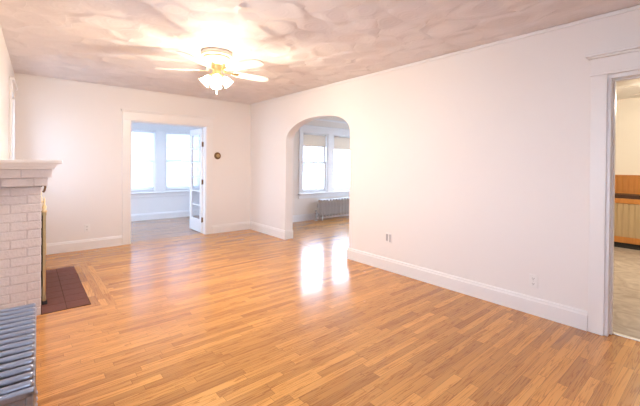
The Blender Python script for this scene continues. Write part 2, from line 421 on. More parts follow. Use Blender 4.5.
# ---- right wall: door hole near the camera, arch further on
AY0, AY1, AZT, AZS = 3.552, 5.170, 2.125, 1.78
ac, ah = (AY0+AY1)/2, (AY1-AY0)/2
def archz(y):
    t = (y-ac)/ah; nn = 1.95 if t > 0 else 2.7
    return AZS + (AZT-AZS)*max(0.0, 1-abs(t)**nn)**(1/nn)
RD0, RD1, RDZ = -0.20, 0.645, 2.088
mb = MB(); wall_cells(mb, 'y', -1.9, AY0, XR, XR2, 0, ZC, [(RD0, RD1, -1, RDZ)])
mb.box(XR, XR2, AY1, YB, 0, ZC)
K = 40
ysamp = [ac - ah*math.cos(PI*k/K) for k in range(K+1)]
outl = [(y, archz(y)) for y in ysamp]
for (ya, za), (yb, zb) in zip(outl, outl[1:]):
    mb.prism([(ya, za), (yb, zb), (yb, ZC), (ya, ZC)], 'x', XR, XR2)
bmesh.ops.remove_doubles(mb.bm, verts=mb.bm.verts, dist=1e-5)
# drop the internal faces between arch slices
dead = [f for f in mb.bm.faces if all(len(e.link_faces) > 2 for e in f.edges if abs(e.verts[0].co.x - e.verts[1].co.x) > 0.1) and abs(f.normal.y) > 0.99 and AY0+0.001 < f.calc_center_median().y < AY1-0.001]
bmesh.ops.delete(mb.bm, geom=dead, context='FACES_ONLY')
struct(mb.build('wall_right', M_wall))

# ---- left wall, a little out of square; local frame: x runs toward the far end, y into the wall
LWP = Vector((-0.136, 6.456, 0)); LROT = PI/2 - 0.023
def lw(u, v=0.0, z=0.0):       # u: distance from the far corner (negative = nearer the camera), v: into the room
    c, s = math.cos(LROT), math.sin(LROT)
    return Vector((LWP.x + c*u + s*v, LWP.y + s*u - c*v, z))
LWIN = [(-0.92, -0.40, 0.95, 2.18), (-5.20, -3.90, 0.80, 2.18)]
mb = MB(); wall_cells(mb, 'x', -8.4, 0.05, 0.0, 0.15, 0, ZC, LWIN)
struct(mb.build('wall_left', M_wall, None, LWP, LROT))
# ---- wall behind the camera, with an unseen window added for fill daylight
RWIN_FILL = [(0.5, 1.35, 0.75, 2.15)]
mb = MB(); wall_cells(mb, 'x', -0.6, XR2, -1.9, -1.75, 0, ZC, RWIN_FILL)
struct(mb.build('wall_rear', M_wall))
# ---- dining room
DW = [(5.016, 5.81, 0.66, 2.13), (6.01, 6.80, 0.66, 2.13)]
mb = MB(); wall_cells(mb, 'x', XR2, 8.2, 6.585, 6.735, 0, ZC, DW)
struct(mb.build('wall_dining_back', M_dining))
DSW_FILL = [(2.9, 3.9, 0.66, 2.13), (4.05, 5.05, 0.66, 2.13), (5.2, 6.2, 0.66, 2.13)]  # unseen windows, added to brighten the dining room
mb = MB(); wall_cells(mb, 'y', 2.5, 6.585, 8.05, 8.2, 0, ZC, DSW_FILL)
struct(mb.build('wall_dining_right', M_dining))
struct(MB().box(XR2, 8.2, 2.5, 2.6, 0, ZC).build('wall_dining_near', M_dining))
# ---- sunroom
SW = [(1.50, 2.355, 0.66, 2.13), (2.585, 3.435, 0.66, 2.13)]
mb = MB(); wall_cells(mb, 'x', 0.1, 4.0, 8.92, 9.05, 0, 2.5, SW)
struct(mb.build('wall_sunroom_back', M_wall2))
SLW = [(7.0, 7.8, 0.66, 2.13), (7.95, 8.75, 0.66, 2.13)]
mb = MB(); wall_cells(mb, 'y', 6.606, 8.92, 0.1, 0.25, 0, 2.5, SLW)
struct(mb.build('wall_sunroom_left', M_wall2))
mb = MB(); wall_cells(mb, 'y', 6.74, 8.92, 3.85, 4.0, 0, 2.5, [(7.4, 8.2, 0.66, 2.13)])
mb.box(3.722, 4.0, 6.606, 6.74, 0, 2.5)
struct(mb.build('wall_sunroom_right', M_wall2))
# ---- side room
struct(MB().box(8.05, 8.2, -2.6, 2.5, 0, 2.6).build('wall_side_room_back', M_beige))
struct(MB().box(XR2, 8.05, 2.35, 2.5, 0, 2.56).build('wall_side_room_left', M_beige))
struct(MB().box(XR2, 8.05, -2.6, -2.45, 0, 2.56).build('wall_side_room_right', M_beige))
struct(MB().box(3.62, XR2, -2.6, -1.9, 0, 2.56).build('wall_side_room_near', M_beige))

# ---- baseboards with a moulded cap
BBP = [(0,0),(0.022,0),(0.022,0.125),(0.016,0.135),(0.014,0.15),(0.006,0.158),(0,0.158)]
def baseboard(name, p, q, nrm, mat=M_trim):
    """p, q: ends on the wall line; nrm: direction into the room"""
    p, q = Vector((*p,0)), Vector((*q,0)); nv = Vector((*nrm,0)).normalized()
    m = MB(); A = [m.bm.verts.new(p + nv*d + Vector((0,0,z))) for d, z in BBP]; B = [m.bm.verts.new(q + nv*d + Vector((0,0,z))) for d, z in BBP]
    n = len(A); m.bm.faces.new(A); m.bm.faces.new(list(reversed(B)))
    for k in range(n): m.bm.faces.new((A[k], B[k], B[(k+1)%n], A[(k+1)%n]))
    return struct(m.build(name, mat))
baseboard('baseboard_right', (XR, 0.752), (XR, AY0+0.022), (-1,0))
baseboard('baseboard_arch_near', (XR, AY0), (XR2, AY0), (0,1))
baseboard('baseboard_right_far', (XR, AY1-0.022), (XR, YB), (-1,0))
baseboard('baseboard_arch_far', (XR, AY1), (XR2, AY1), (0,-1))
baseboard('baseboard_back_right', (2.735, YB), (XR-0.02, YB), (0,-1))
baseboard('baseboard_back_left', (-0.12, YB), (1.196, YB), (0,-1))
a = lw(0); b_ = lw(-0.93); baseboard('baseboard_left_far', (a.x, a.y), (b_.x, b_.y), (1,0))
a = lw(-2.53); b_ = lw(-8.2); baseboard('baseboard_left_near', (a.x, a.y), (b_.x, b_.y), (1,0))
baseboard('baseboard_rear', (-0.3, -1.75), (XR, -1.75), (0,1))
baseboard('baseboard_dining', (XR2, 6.585), (8.05, 6.585), (0,-1))
baseboard('baseboard_sunroom', (0.25, 8.92), (3.85, 8.92), (0,-1), M_wall2)
# ---- small picture moulding under the ceiling
struct(MB().box(XR-0.016, XR, -1.75, YB, ZC-0.032, ZC-0.001, 0.005).build('trim_ceiling_right', M_trim))
struct(MB().box(-0.1, XR-0.016, YB-0.012, YB, ZC-0.022, ZC-0.001, 0.004).build('trim_ceiling_back', M_wall))
struct(MB().box(XR2, 8.05, 6.565, 6.585, 2.44, 2.485, 0.006).build('trim_dining_picture_rail', M_trim))

# ---- french door casing on the far wall
def casing(name, x0, x1, zt, y, mat, wd=0.118, base=0.0, header=0.17):
    m = MB()
    m.box(x0-wd, x0, y-0.022, y, base, zt, 0.004); m.box(x1, x1+wd, y-0.022, y, base, zt, 0.004)
    m.box(x0-wd-0.006, x1+wd+0.006, y-0.028, y, zt, zt+0.022, 0.004)
    m.box(x0-wd, x1+wd, y-0.024, y, zt+0.022, zt+header-0.03, 0.002)
    m.box(x0-wd-0.018, x1+wd+0.018, y-0.045, y, zt+header-0.03, zt+header-0.012, 0.004)
    m.box(x0-wd-0.028, x1+wd+0.028, y-0.058, y, zt+header-0.012, zt+header+0.008, 0.004)
    return m
m = casing('x', DX0, DX1, DZ, YB, M_trim)
struct(m.build('trim_french_door_casing', M_trim))
m = MB()
m.box(DX0-0.001, DX0+0.016, YB-0.005, YB2+0.003, 0, DZ); m.box(DX1-0.016, DX1+0.001, YB-0.005, YB2+0.003, 0, DZ); m.box(DX0+0.016, DX1-0.016, YB-0.005, YB2+0.003, DZ-0.016, DZ+0.001)
struct(m.build('trim_french_door_jamb', M_wall2))
# ---- right door casing (square opening without a leaf)
m = MB(); wd = 0.105
for s0, s1 in ((RD1, RD1+wd), (RD0-wd, RD0)):
    m.box(XR-0.022, XR, s0, s1, 0, RDZ+0.012, 0.004)
m.box(XR-0.028, XR, RD0-wd-0.006, RD1+wd+0.006, RDZ+0.012, RDZ+0.034, 0.004)
m.box(XR-0.024, XR, RD0-wd, RD1+wd, RDZ+0.034, RDZ+0.150, 0.002)
m.box(XR-0.045, XR, RD0-wd-0.022, RD1+wd+0.022, RDZ+0.150, RDZ+0.168, 0.004)
m.box(XR-0.060, XR, RD0-wd-0.036, RD1+wd+0.036, RDZ+0.168, RDZ+0.188, 0.004)
struct(m.build('trim_side_door_casing', M_trim))
m = MB()
m.box(XR-0.004, XR2+0.004, RD1-0.022, RD1+0.001, 0, RDZ); m.box(XR-0.004, XR2+0.004, RD0-0.001, RD0+0.022, 0, RDZ); m.box(XR-0.004, XR2+0.004, RD0+0.022, RD1-0.022, RDZ-0.022, RDZ+0.001)
m.box(XR+0.060, XR+0.100, RD1-0.036, RD1-0.020, 0, RDZ-0.02); m.box(XR+0.060, XR+0.100, RD0+0.020, RD0+0.036, 0, RDZ-0.02); m.box(XR+0.060, XR+0.100, RD0+0.036, RD1-0.036, RDZ-0.038, RDZ-0.02)
struct(m.build('trim_side_door_jamb', M_trim))
struct(MB().box(XR+0.085, XR+0.125, RD0+0.022, RD1-0.022, 0.0, 0.007, 0.003).build('trim_side_door_threshold', M_steel))
struct(MB().box(XR-0.005, XR2+0.005, AY0+0.022, AY1-0.022, -0.0005, 0.0012).build('trim_arch_floor_strip', M_floorY))

# ---- windows. Local frame: x along the wall, y outward through it, z up
def window(name, loc, rotz, units, wmat, cw=0.11, muntin=(0,0), right_casing=True, thick=0.14):
    root = sempty(name, loc, rotz)
    z0, z1 = units[0][2], units[0][3]; xa, xb = units[0][0], units[-1][1]
    m = MB()                                           # casing, mullions, head
    m.box(xa-cw, xa, -0.022, 0, z0-0.02, z1, 0.004); m.box(xb, xb+cw, -0.022, 0, z0-0.02, z1, 0.004)
    for u, v in zip(units, units[1:]): m.box(u[1], v[0], -0.022, 0.0, z0-0.02, z1, 0.004)
    m.box(xa-cw, xb+cw, -0.024, 0, z1, z1+0.13, 0.003)
    m.box(xa-cw-0.018, xb+cw+0.018, -0.048, 0, z1+0.13, z1+0.165, 0.006)
    m.build('casing', wmat, root)
    m = MB(); m.box(xa-cw-0.025, xb+cw+0.025, -0.065, 0.045, z0-0.03, z0, 0.006); m.build('sill', wmat, root)
    m = MB(); m.box(xa-cw, xb+cw, -0.020, 0, z0-0.125, z0-0.03, 0.004); m.build('apron', wmat, root)
    for (x0, x1, za, zb) in units:
        zm = (za+zb)/2 + 0.0
        f = MB()
        f.box(x0, x0+0.02, 0.0, thick, za, zb); f.box(x1-0.02, x1, 0.0, thick, za, zb); f.box(x0, x1, 0, thick, zb-0.02, zb); f.box(x0, x1, 0, thick, za, za+0.02)
        f.build('window_frame', wmat, root)
        for kind in (0, 1):                            # 0 lower sash (inner), 1 upper sash (outer)
            ya = 0.052 if kind == 0 else 0.088; yb = ya+0.034
            sz0, sz1 = (za+0.02, zm+0.018) if kind == 0 else (zm-0.018, zb-0.02)
            a, b = x0+0.02, x1-0.02; st = 0.038
            q = MB()
            q.box(a, a+st, ya, yb, sz0, sz1, 0.004); q.box(b-st, b, ya, yb, sz0, sz1, 0.004)
            q.box(a+st, b-st, ya, yb, sz0, sz0+(0.07 if kind == 0 else 0.036), 0.004); q.box(a+st, b-st, ya, yb, sz1-(0.036 if kind == 0 else 0.05), sz1, 0.004)
            g0, g1, h0, h1 = a+st, b-st, sz0+0.036, sz1-0.036
            if kind == 1 and muntin[0]:
                for k in range(1, muntin[0]): xx = g0+(g1-g0)*k/muntin[0]; q.box(xx-0.009, xx+0.009, ya+0.004, yb-0.004, h0, h1)
                for k in range(1, muntin[1]): zz = h0+(h1-h0)*k/muntin[1]; q.box(g0, g1, ya+0.005, yb-0.005, zz-0.009, zz+0.009)
            sash = q.build('sash', wmat, root)
            MB().box(g0, g1, ya+0.015, ya+0.019, h0, h1).build('pane', M_glass, sash)
        # sash lock on the meeting rail
        MB().box((x0+x1)/2-0.03, (x0+x1)/2+0.03, 0.056, 0.084, zm+0.018, zm+0.032, 0.004).build('sash_lock', M_oldbrass, root)
    return root
window('window_1', (0, 8.92, 0), 0, SW, M_wall2, muntin=(3, 2), thick=0.125)
window('window_2', (0, 6.585, 0), 0, DW, M_trim)
window('window_3', LWP, LROT, [LWIN[0]], M_trim, cw=0.10)
window('window_4', LWP, LROT, [LWIN[1]], M_trim)
for k, u in enumerate(RWIN_FILL):
    window('window_%d' % (5+k), (0, -1.75, 0), PI, [(-u[1], -u[0], u[2], u[3])], M_trim)
window('window_7', (0.25, 0, 0), PI/2, [tuple(u) for u in SLW], M_wall2)
window('window_8', (8.05, 0, 0), -PI/2, [(-u[1], -u[0], u[2], u[3]) for u in reversed(DSW_FILL)], M_trim)
window('window_9', (3.85, 0, 0), -PI/2, [(-8.2, -7.4, 0.66, 2.13)], M_wall2)
# sky light comes in through these openings
for u in SW: portal('sky_portal', ((u[0]+u[1])/2, 9.06, 1.395), (u[1]-u[0], 1.47), (0,-1,0))
for u in DW: portal('sky_portal', ((u[0]+u[1])/2, 6.745, 1.395), (u[1]-u[0], 1.47), (0,-1,0))
for u in LWIN:
    p = lw((u[0]+u[1])/2, -0.16, (u[2]+u[3])/2); portal('sky_portal', p, (u[1]-u[0], u[3]-u[2]), (1,0.023,0))
for u in RWIN_FILL: portal("sky_portal", ((u[0]+u[1])/2, -1.91, 1.45), (u[1]-u[0], 1.4), (0,1,0))
for u in SLW: portal('sky_portal', (0.09, (u[0]+u[1])/2, 1.395), (0.8, 1.47), (1,0,0))
for u in DSW_FILL: portal('sky_portal', (8.21, (u[0]+u[1])/2, 1.395), (1.0, 1.47), (-1,0,0))
portal('sky_portal', (4.01, 7.8, 1.395), (0.8, 1.47), (-1,0,0))

# ---- french door leaf, standing open into the sunroom
dr = sempty('door_1', (2.593, 6.575, 0.0))
LW_, LT, LH0, LH1 = 0.640, 0.019, 0.012, 2.035
q = MB(); st, tr_, br_ = 0.105, 0.115, 0.24
q.box(-LT, LT, 0, st, LH0, LH1, 0.003); q.box(-LT, LT, LW_-st, LW_, LH0, LH1, 0.003)
q.box(-LT, LT, st, LW_-st, LH1-tr_, LH1, 0.003); q.box(-LT, LT, st, LW_-st, LH0, LH0+br_, 0.003)
gy0, gy1, gz0, gz1 = st, LW_-st, LH0+br_, LH1-tr_
for k in range(1, 6): z = gz0+(gz1-gz0)*k/6; q.box(-LT+0.003, LT-0.003, gy0, gy1, z-0.011, z+0.011)
q.build('door_leaf', M_wall2, dr)
MB().box(-0.002, 0.002, gy0, gy1, gz0, gz1).build('pane', M_glass, dr)
for z in (0.265, 0.995, 1.72):
    h = MB(); h.box(-0.021, 0.012, -0.022, -0.001, z-0.045, z+0.045); h.tube([(-0.021,-0.012,z-0.05),(-0.021,-0.012,z+0.05)], 0.007, 10)
    h.build('hinge', M_oldbrass, dr)
# ---- wainscot on the far wall of the side room
m = MB(); m.box(8.032, 8.05, -2.45, 2.35, 0.0, 1.185)
for k in range(64):
    y = -2.45 + k*0.075; m.box(8.024, 8.034, y+0.006, y+0.069, 0.09, 1.185, 0.004, 1)
m.box(8.010, 8.05, -2.45, 2.35, 1.185, 1.220, 0.006)
struct(m.build('trim_side_room_wainscot', M_honey))

# ================================================================== THINGS
# ---- fireplace: painted brick, corbelled under a plain wood mantel
FX, FY0, FY1 = 0.100, 3.935, 5.505
fp = thing('fireplace', 'white painted brick fireplace with a wide mantel shelf and dark tile hearth', 'fireplace', (0, FY0, 0))
def L(y): return y-FY0
CH = 0.0762; OP0, OP1, OPZ = 4.28, 5.16, 0.80
core = MB(); cbk = -0.185; IN = 0.006
core.box(cbk, FX-IN, L(FY0)+IN, L(OP0)-IN, 0, 1.30); core.box(cbk, FX-IN, L(OP1)+IN, L(FY1)-IN, 0, 1.30)
core.box(cbk, FX-IN, L(OP0)-IN, L(OP1)+IN, OPZ+IN, 1.30)
core.box(cbk, FX+0.066, L(FY0)-0.066, L(FY1)+0.066, 1.222, 1.296); core.box(cbk, FX+0.039, L(FY0)-0.039, L(FY1)+0.039, 1.146, 1.222)
core.build('mortar_core', M_mortar, fp)
fbx = MB(); fbx.box(cbk, cbk+0.02, L(OP0)-IN, L(OP1)+IN, 0, OPZ+IN); fbx.build('firebox', M_firebrick, fp)
br = MB()
def brick(x0, x1, y0, y1, z0, z1):
    j = lambda: random.uniform(-0.0016, 0.0016)
    br.box(x0, x1+j(), y0+j(), y1+j(), z0+0.003, z1-0.003, 0.006, 2)
nc = 17; bd = 0.095; bl = 0.205; jt = 0.007
for c in range(nc):
    z0 = c*CH; z1 = z0+CH
    pr = {nc-1: 0.072, nc-2: 0.045}.get(c, 0.0)        # the top courses step outward
    ya, yb, xf = L(FY0)-pr, L(FY1)+pr, FX+pr
    spans = [(ya, yb)] if z0 > OPZ-0.03 else [(ya, L(OP0)), (L(OP1), yb)]
    odd = c % 2
    for (s0, s1) in spans:                              # front face, along y
        e0 = s0 + (0 if (odd or s0 != ya) else bd+jt); e1 = s1 - (0 if (odd or s1 != yb) else bd+jt)
        y = e0
        while y < e1-0.02:
            e = min(y+bl, e1)
            if e1-e < 0.06: e = e1
            brick(xf-bd, xf, y, e-(jt if e < e1 else 0), z0, z1); y = e
    for (w0, w1) in ((ya, ya+bd), (yb-bd, yb)):        # side faces, along x
        x = xf-bd-jt if odd else xf
        lim = -0.235
        while x > lim+0.02:
            e = max(x-bl, lim)
            if e-lim < 0.05: e = lim
            brick(e, x, w0, w1, z0, z1); x = e-jt
br.build('brickwork', M_brick, fp)
mt_ = MB()
mt_.box(-0.235, 0.192, L(FY0)-0.095, L(FY1)+0.095, 1.296, 1.318, 0.004)
mt_.prism([(-0.235,1.318),(0.196,1.318),(0.212,1.332),(0.222,1.345),(-0.235,1.345)], 'y', L(FY0)-0.11, L(FY1)+0.11)
mt_.box(-0.235, 0.243, L(FY0)-0.135, L(FY1)+0.135, 1.345, 1.376, 0.005)
mt_.build('mantel_shelf', M_trim, fp)
hb = MB(); hb.box(0.100, 0.473, L(3.935), L(FY1), 0.0, 0.003); ho = hb.build('hearth', M_grout, fp)
ht = MB()
for i in range(2):
    for j in range(8):
        a = 0.106+i*0.1835; c = L(3.939)+j*0.1957
        ht.box(a, a+0.1785, c, c+0.191, 0.001, 0.006, 0.0015, 1)
ht.build('hearth_tile', M_tile, ho)
hk = MB(); hk.tube([(0.098, 0.05, 1.155),(0.120,0.05,1.155),(0.128,0.05,1.135),(0.122,0.05,1.10),(0.112,0.05,1.085)], 0.009, 10)
hk.lathe([(0,0),(0.022,0.0),(0.022,0.006),(0,0.008)], 14, Matrix.Translation((0.098,0.05,1.155)) @ Matrix.Rotation(PI/2, 4, 'Y'))
hk.build('small_hook', M_oldbrass, fp)  # small brown hook shape under the stepped courses

# ---- brass fire screen in front of the firebox
fs = thing('fireplace_screen', 'brass framed fireplace screen standing on the tile hearth against the brick', 'fire screen', (0.1285, 4.18, 0.0068))
W = 1.08; H = 0.875
q = MB()
for y in (0.0, W-0.028): q.box(-0.012, 0.012, y, y+0.028, 0.03, H, 0.005)
q.box(-0.016, 0.016, 0.028, W-0.028, H-0.035, H, 0.005); q.box(-0.016, 0.016, 0.028, W-0.028, 0.03, 0.055, 0.005)
q.build('frame', M_pale_brass, fs)
q = MB(); q.box(-0.003, 0.003, 0.028, W-0.028, 0.055, H-0.035)
for k in range(1, 20): q.tube([(0.003, 0.028+k*(W-0.056)/20, 0.055), (0.003, 0.028+k*(W-0.056)/20, H-0.035)], 0.002, 6)
q.build('mesh_curtain', M_mesh, fs)
for y in (0.014, W-0.014):
    q = MB(); q.lathe([(0,H-0.002),(0.019,H-0.002),(0.022,H+0.012),(0.011,H+0.025),(0.020,H+0.045),(0.012,H+0.062),(0.006,H+0.075),(0.010,H+0.10),(0.004,H+0.13),(0,H+0.15)], 16, Matrix.Translation((0,y,0)))
    q.build('finial', M_brass, fs)
    q = MB(); q.box(-0.018, 0.024, y-0.016, y+0.016, 0.0, 0.034, 0.004); q.build('foot', M_black, fs)
for y in (W*0.47, W*0.53):
    q = MB(); q.capsule((0.026, y, 0.38), (0.026, y, 0.48), 0.007); q.tube([(0.002,y,0.39),(0.026,y,0.39)], 0.005, 8); q.tube([(0.002,y,0.47),(0.026,y,0.47)], 0.005, 8)
    q.build('handle', M_brass, fs)

# ---- near radiator, many thin cast sections, seen from above
def near_radiator():
    root = thing('radiator', 'silver painted cast iron radiator in the lower left corner by the brick fireplace', 'radiator', (-0.225, 1.535, 0), -0.023)
    n, pitch = 15, 0.060
    xl, xr, zt = 0.0, 0.252, 0.602
    def section(end, legs):
        m = MB(); r = 0.0185
        # rounded top rail with a lip along both edges
        prof = [(-0.0255,-0.035),(-0.0255,-0.012),(-0.019,-0.003),(-0.010,0.0),(0.010,0.0),(0.019,-0.003),(0.0255,-0.012),(0.0255,-0.035)]
        m.capsule((xl+0.02, 0, zt-0.014), (xr-0.02, 0, zt-0.014), 0.0140, 14, 4)
        m.capsule((xl+0.03, 0, zt-0.070), (xr-0.024, 0, zt-0.070), 0.013, 12, 4)
        for k in range(5):
            x = xl+0.018 + k*(xr-xl-0.036)/4
            m.tube([(x,0,zt-0.022),(x,0,zt-0.08),(x,0,0.16),(x,0,0.11)], r, 10, True, [0.0140,0.0125,0.0125,0.018])
        m.capsule((xl+0.022, 0, 0.115), (xr-0.022, 0, 0.115), 0.024, 12, 4)
        for x, z in ((0.126, zt-0.05), (0.126, 0.115)):
            m.tube([(x,-0.034,z),(x,0.034,z)], 0.02, 12)
        if legs:
            for x in (xl+0.03, xr-0.03):
                m.tube([(x,0,0.12),(x,0,0.05),(x,0,0.0)], 0.02, 12, True, [0.022,0.016,0.026])
        return m.build('section', M_silver, root)
    first = None
    for k in range(n):
        if k in (0, n-1): o = section(True, True)
        elif first is None: o = first = section(False, False)
        else:
            o = first.copy(); COL.objects.link(o); o.parent = root
        o.location = (0, 0.03 + k*pitch, 0)
    # flat end casting with a raised rim and a round plug
    e = MB(); e.box(xl+0.012, xr-0.006, -0.004, 0.012, 0.10, zt-0.012, 0.012, 3)
    e.build('end_plate', M_silver, root)
    e = MB()
    for x0, x1, z0, z1 in ((xl+0.012, xl+0.030, 0.10, zt-0.012), (xr-0.030, xr-0.004, 0.10, zt-0.012), (xl+0.012, xr-0.004, zt-0.040, zt-0.010), (xl+0.012, xr-0.004, 0.10, 0.125)):
        e.box(x0, x1, -0.016, 0.0, z0, z1, 0.007, 3)
    e.box(xl+0.105, xr-0.045, -0.010, 0.0, 0.16, zt-0.055, 0.006, 3)
    e.build('end_rim', M_silver, root)
    e = MB(); e.lathe([(0,0.03),(0.018,0.03),(0.022,0.022),(0.036,0.018),(0.042,0.0)], 20, Matrix.Translation((0.095,-0.002,zt-0.075)) @ Matrix.Rotation(PI/2, 4, 'X'))
    e.build('plug', M_silver, root)
    return root
near_radiator()

# ---- dining room radiator under the window
def far_radiator():
    x0, x1, y0 = 5.395, 6.58, 6.40
    root = thing('radiator', 'silver column radiator standing under the window seen through the arch', 'radiator', (x0, y0, 0))
    n = 12; pitch = (x1-x0)/n; zt = 0.515
    def sec(legs):
        m = MB()
        for y in (-0.058, 0.0, 0.058):
            m.tube([(0,y,0.12),(0,y,0.16),(0,y,zt-0.06),(0,y,zt-0.025)], 0.02, 10, True, [0.026,0.019,0.019,0.026])
        m.capsule((0,-0.05,zt-0.026), (0,0.05,zt-0.026), 0.027, 12, 4); m.capsule((0,-0.05,0.115), (0,0.05,0.115), 0.029, 12, 4)
        for z in (zt-0.03, 0.115): m.tube([(-pitch/2,0,z),(pitch/2,0,z)], 0.024, 12)
        if legs:
            for y in (-0.05, 0.05): m.tube([(0,y,0.12),(0,y,0.04),(0,y,0)], 0.02, 10, True, [0.024,0.017,0.03])
        return m.build('section', M_silver2, root)
    f = None
    for k in range(n):
        if k in (0, n-1): o = sec(True)
        elif f is None: o = f = sec(False)
        else: o = f.copy(); COL.objects.link(o); o.parent = root
        o.location = ((k+0.5)*pitch, 0, 0)
    v = MB(); v.tube([(0.02,0,0.115),(-0.06,0,0.115),(-0.10,0,0.115)], 0.018, 10); v.tube([(-0.10,0,0),(-0.10,0,0.17)], 0.02, 12)
    v.lathe([(0.034,0.0),(0.034,0.012),(0.022,0.016)], 14, Matrix.Translation((-0.10,0,0)))
    v.build('supply_pipe', M_silver2, root)
    v = MB(); v.lathe([(0,0.165),(0.03,0.165),(0.034,0.185),(0.022,0.2),(0.012,0.21),(0.012,0.225),(0.03,0.232),(0.033,0.245),(0.026,0.256),(0,0.258)], 16, Matrix.Translation((-0.10,0,0)))
    v.build('valve', M_silver2, root)
    v = MB(); v.capsule((-0.045,0.0,0.33),(-0.045,0.0,0.40), 0.02); v.tube([(0.02,0,0.35),(-0.045,0,0.35)], 0.008, 8); v.build('air_vent', M_silver2, root)
far_radiator()

# ---- ceiling fans
def ceiling_fan(loc, label, first_angle, lights, watt, tint=(1.0, 0.85, 0.66), group=None):
    root = thing('ceiling_fan', label, 'ceiling fan', loc, 0.0, group)
    m = MB(); m.lathe([(0.0,-0.0015),(0.158,-0.0015),(0.164,-0.010),(0.167,-0.030),(0.166,-0.046),(0.156,-0.054),(0.140,-0.058),(0.136,-0.072),(0.126,-0.080),(0.120,-0.100),(0.098,-0.128),(0.070,-0.142),(0.0,-0.145)], 40)
    m.build('motor_housing', M_cream, root)
    m = MB(); m.lathe([(0.138,-0.058),(0.141,-0.064),(0.138,-0.070)], 40); m.lathe([(0.166,-0.036),(0.1695,-0.040),(0.166,-0.044)], 40)
    m.build('trim_ring', M_pale_brass, root)
    m = MB(); m.lathe([(0.0,-0.142),(0.062,-0.142),(0.062,-0.158),(0.048,-0.175),(0.044,-0.225),(0.060,-0.240),(0.062,-0.262),(0.035,-0.284),(0.0,-0.292)], 28)
    m.build('light_fitter', M_brass, root)
    for k in range(5):
        a = math.radians(first_angle + 72*k)
        rot = Matrix.Rotation(a, 4, 'Z'); tilt = Matrix.Rotation(math.radians(-12), 4, 'X')
        pts = []
        for r_, w_ in ((0.20,0.052),(0.26,0.058),(0.40,0.066),(0.55,0.070),(0.60,0.068),(0.635,0.055),(0.653,0.034),(0.660,0.0)): pts.append((r_, w_))
        out = pts + [(r_, -w_) for r_, w_ in reversed(pts[:-1])]
        b = MB(); b.prism(out, 'z', -0.004, 0.004)
        o = b.build('blade', M_blade, root); o.matrix_local = rot @ Matrix.Translation((0,0,-0.203)) @ tilt
        ir = MB(); ir.box(0.085, 0.215, -0.016, 0.016, -0.010, -0.004, 0.002); ir.box(0.20, 0.27, -0.035, 0.035, -0.008, -0.0045, 0.0015)
        ir.box(0.085, 0.11, -0.012, 0.012, -0.010, 0.06, 0.003)
        ir.build('blade_iron', M_brass, o)
    if lights:
        for k in range(4):
            a = math.radians(-22 + 90*k)
            d = Vector((math.cos(a)*math.sin(math.radians(42)), math.sin(a)*math.sin(math.radians(42)), -math.cos(math.radians(42))))
            base = Vector((math.cos(a)*0.055, math.sin(a)*0.055, -0.262))
            mt = Matrix.Translation(base) @ d.to_track_quat('Z', 'Y').to_matrix().to_4x4()
            sck = MB(); sck.lathe([(0.0,-0.012),(0.016,-0.012),(0.021,0.0),(0.026,0.012),(0.026,0.026),(0.0,0.026)], 16, mt)
            so = sck.build('socket', M_brass, root)
            sh = MB(); prof = [(0.024,0.020),(0.030,0.026),(0.040,0.045),(0.045,0.070),(0.048,0.095),(0.056,0.115),(0.062,0.124)]
            sh.lathe(prof + [(r_-0.003, z_) for r_, z_ in reversed(prof)], 24, mt)
            sh.build('lamp_shade', M_lampglass, root)
            bu = MB(); bu.lathe([(0.0,0.026),(0.012,0.028),(0.014,0.04),(0.022,0.058),(0.025,0.072),(0.020,0.088),(0.010,0.097),(0.0,0.099)], 16, mt)
            bu.build('bulb', M_bulb, so)
            l = bpy.data.lights.new('fan_bulb_light', 'POINT'); l.energy = watt; l.color = tint; l.shadow_soft_size = 0.022
            lo = bpy.data.objects.new('fan_bulb_light', l); COL.objects.link(lo); lo.location = Vector(loc) + base + d*0.115
        m = MB(); m.tube([(0.0,0.0,-0.29),(0.0,0.0,-0.43)], 0.0016, 6); ch = m.build('pull_chain', M_brass, root)
        m = MB(); m.lathe([(0,-0.425),(0.004,-0.428),(0.010,-0.448),(0.011,-0.462),(0.006,-0.472),(0,-0.474)], 14); m.build('pull_knob', M_white, ch)
    return root
ceiling_fan((1.61, 3.70, ZC), 'white five blade ceiling fan with lit frosted glass shades in the main room', 0.5, True, FAN_W)
ceiling_fan((6.10, 0.36, 2.56), 'ceiling fan in the side room, one blade tip showing through the right doorway', 131.8, True, 34.0, (1.0, 0.90, 0.77))

# ---- roller shades in the dining room window
for k, (u, zb, lab) in enumerate(((DW[0], 1.80, 'cream roller shade over the left sash of the arch window, drawn a quarter down'), (DW[1], 1.755, 'cream roller shade on the right sash of the arch window, hanging slightly lower'))):
    rs = thing('roller_shade', lab, 'window shade', (u[0]+0.02, 6.612, 0), 0, 'roller shades in the window beyond the arch')
    wdt = u[1]-u[0]-0.04
    MB().tube([(0.004,0,2.088),(wdt-0.004,0,2.088)], 0.019, 16).build('roller', M_white, rs)
    MB().box(0.012, wdt-0.012, 0.016, 0.0185, zb, 2.09).build('cloth', M_cloth, rs)
    MB().box(0.012, wdt-0.012, 0.013, 0.0215, zb-0.012, zb+0.006, 0.002).build('hem_bar', M_cloth, rs)

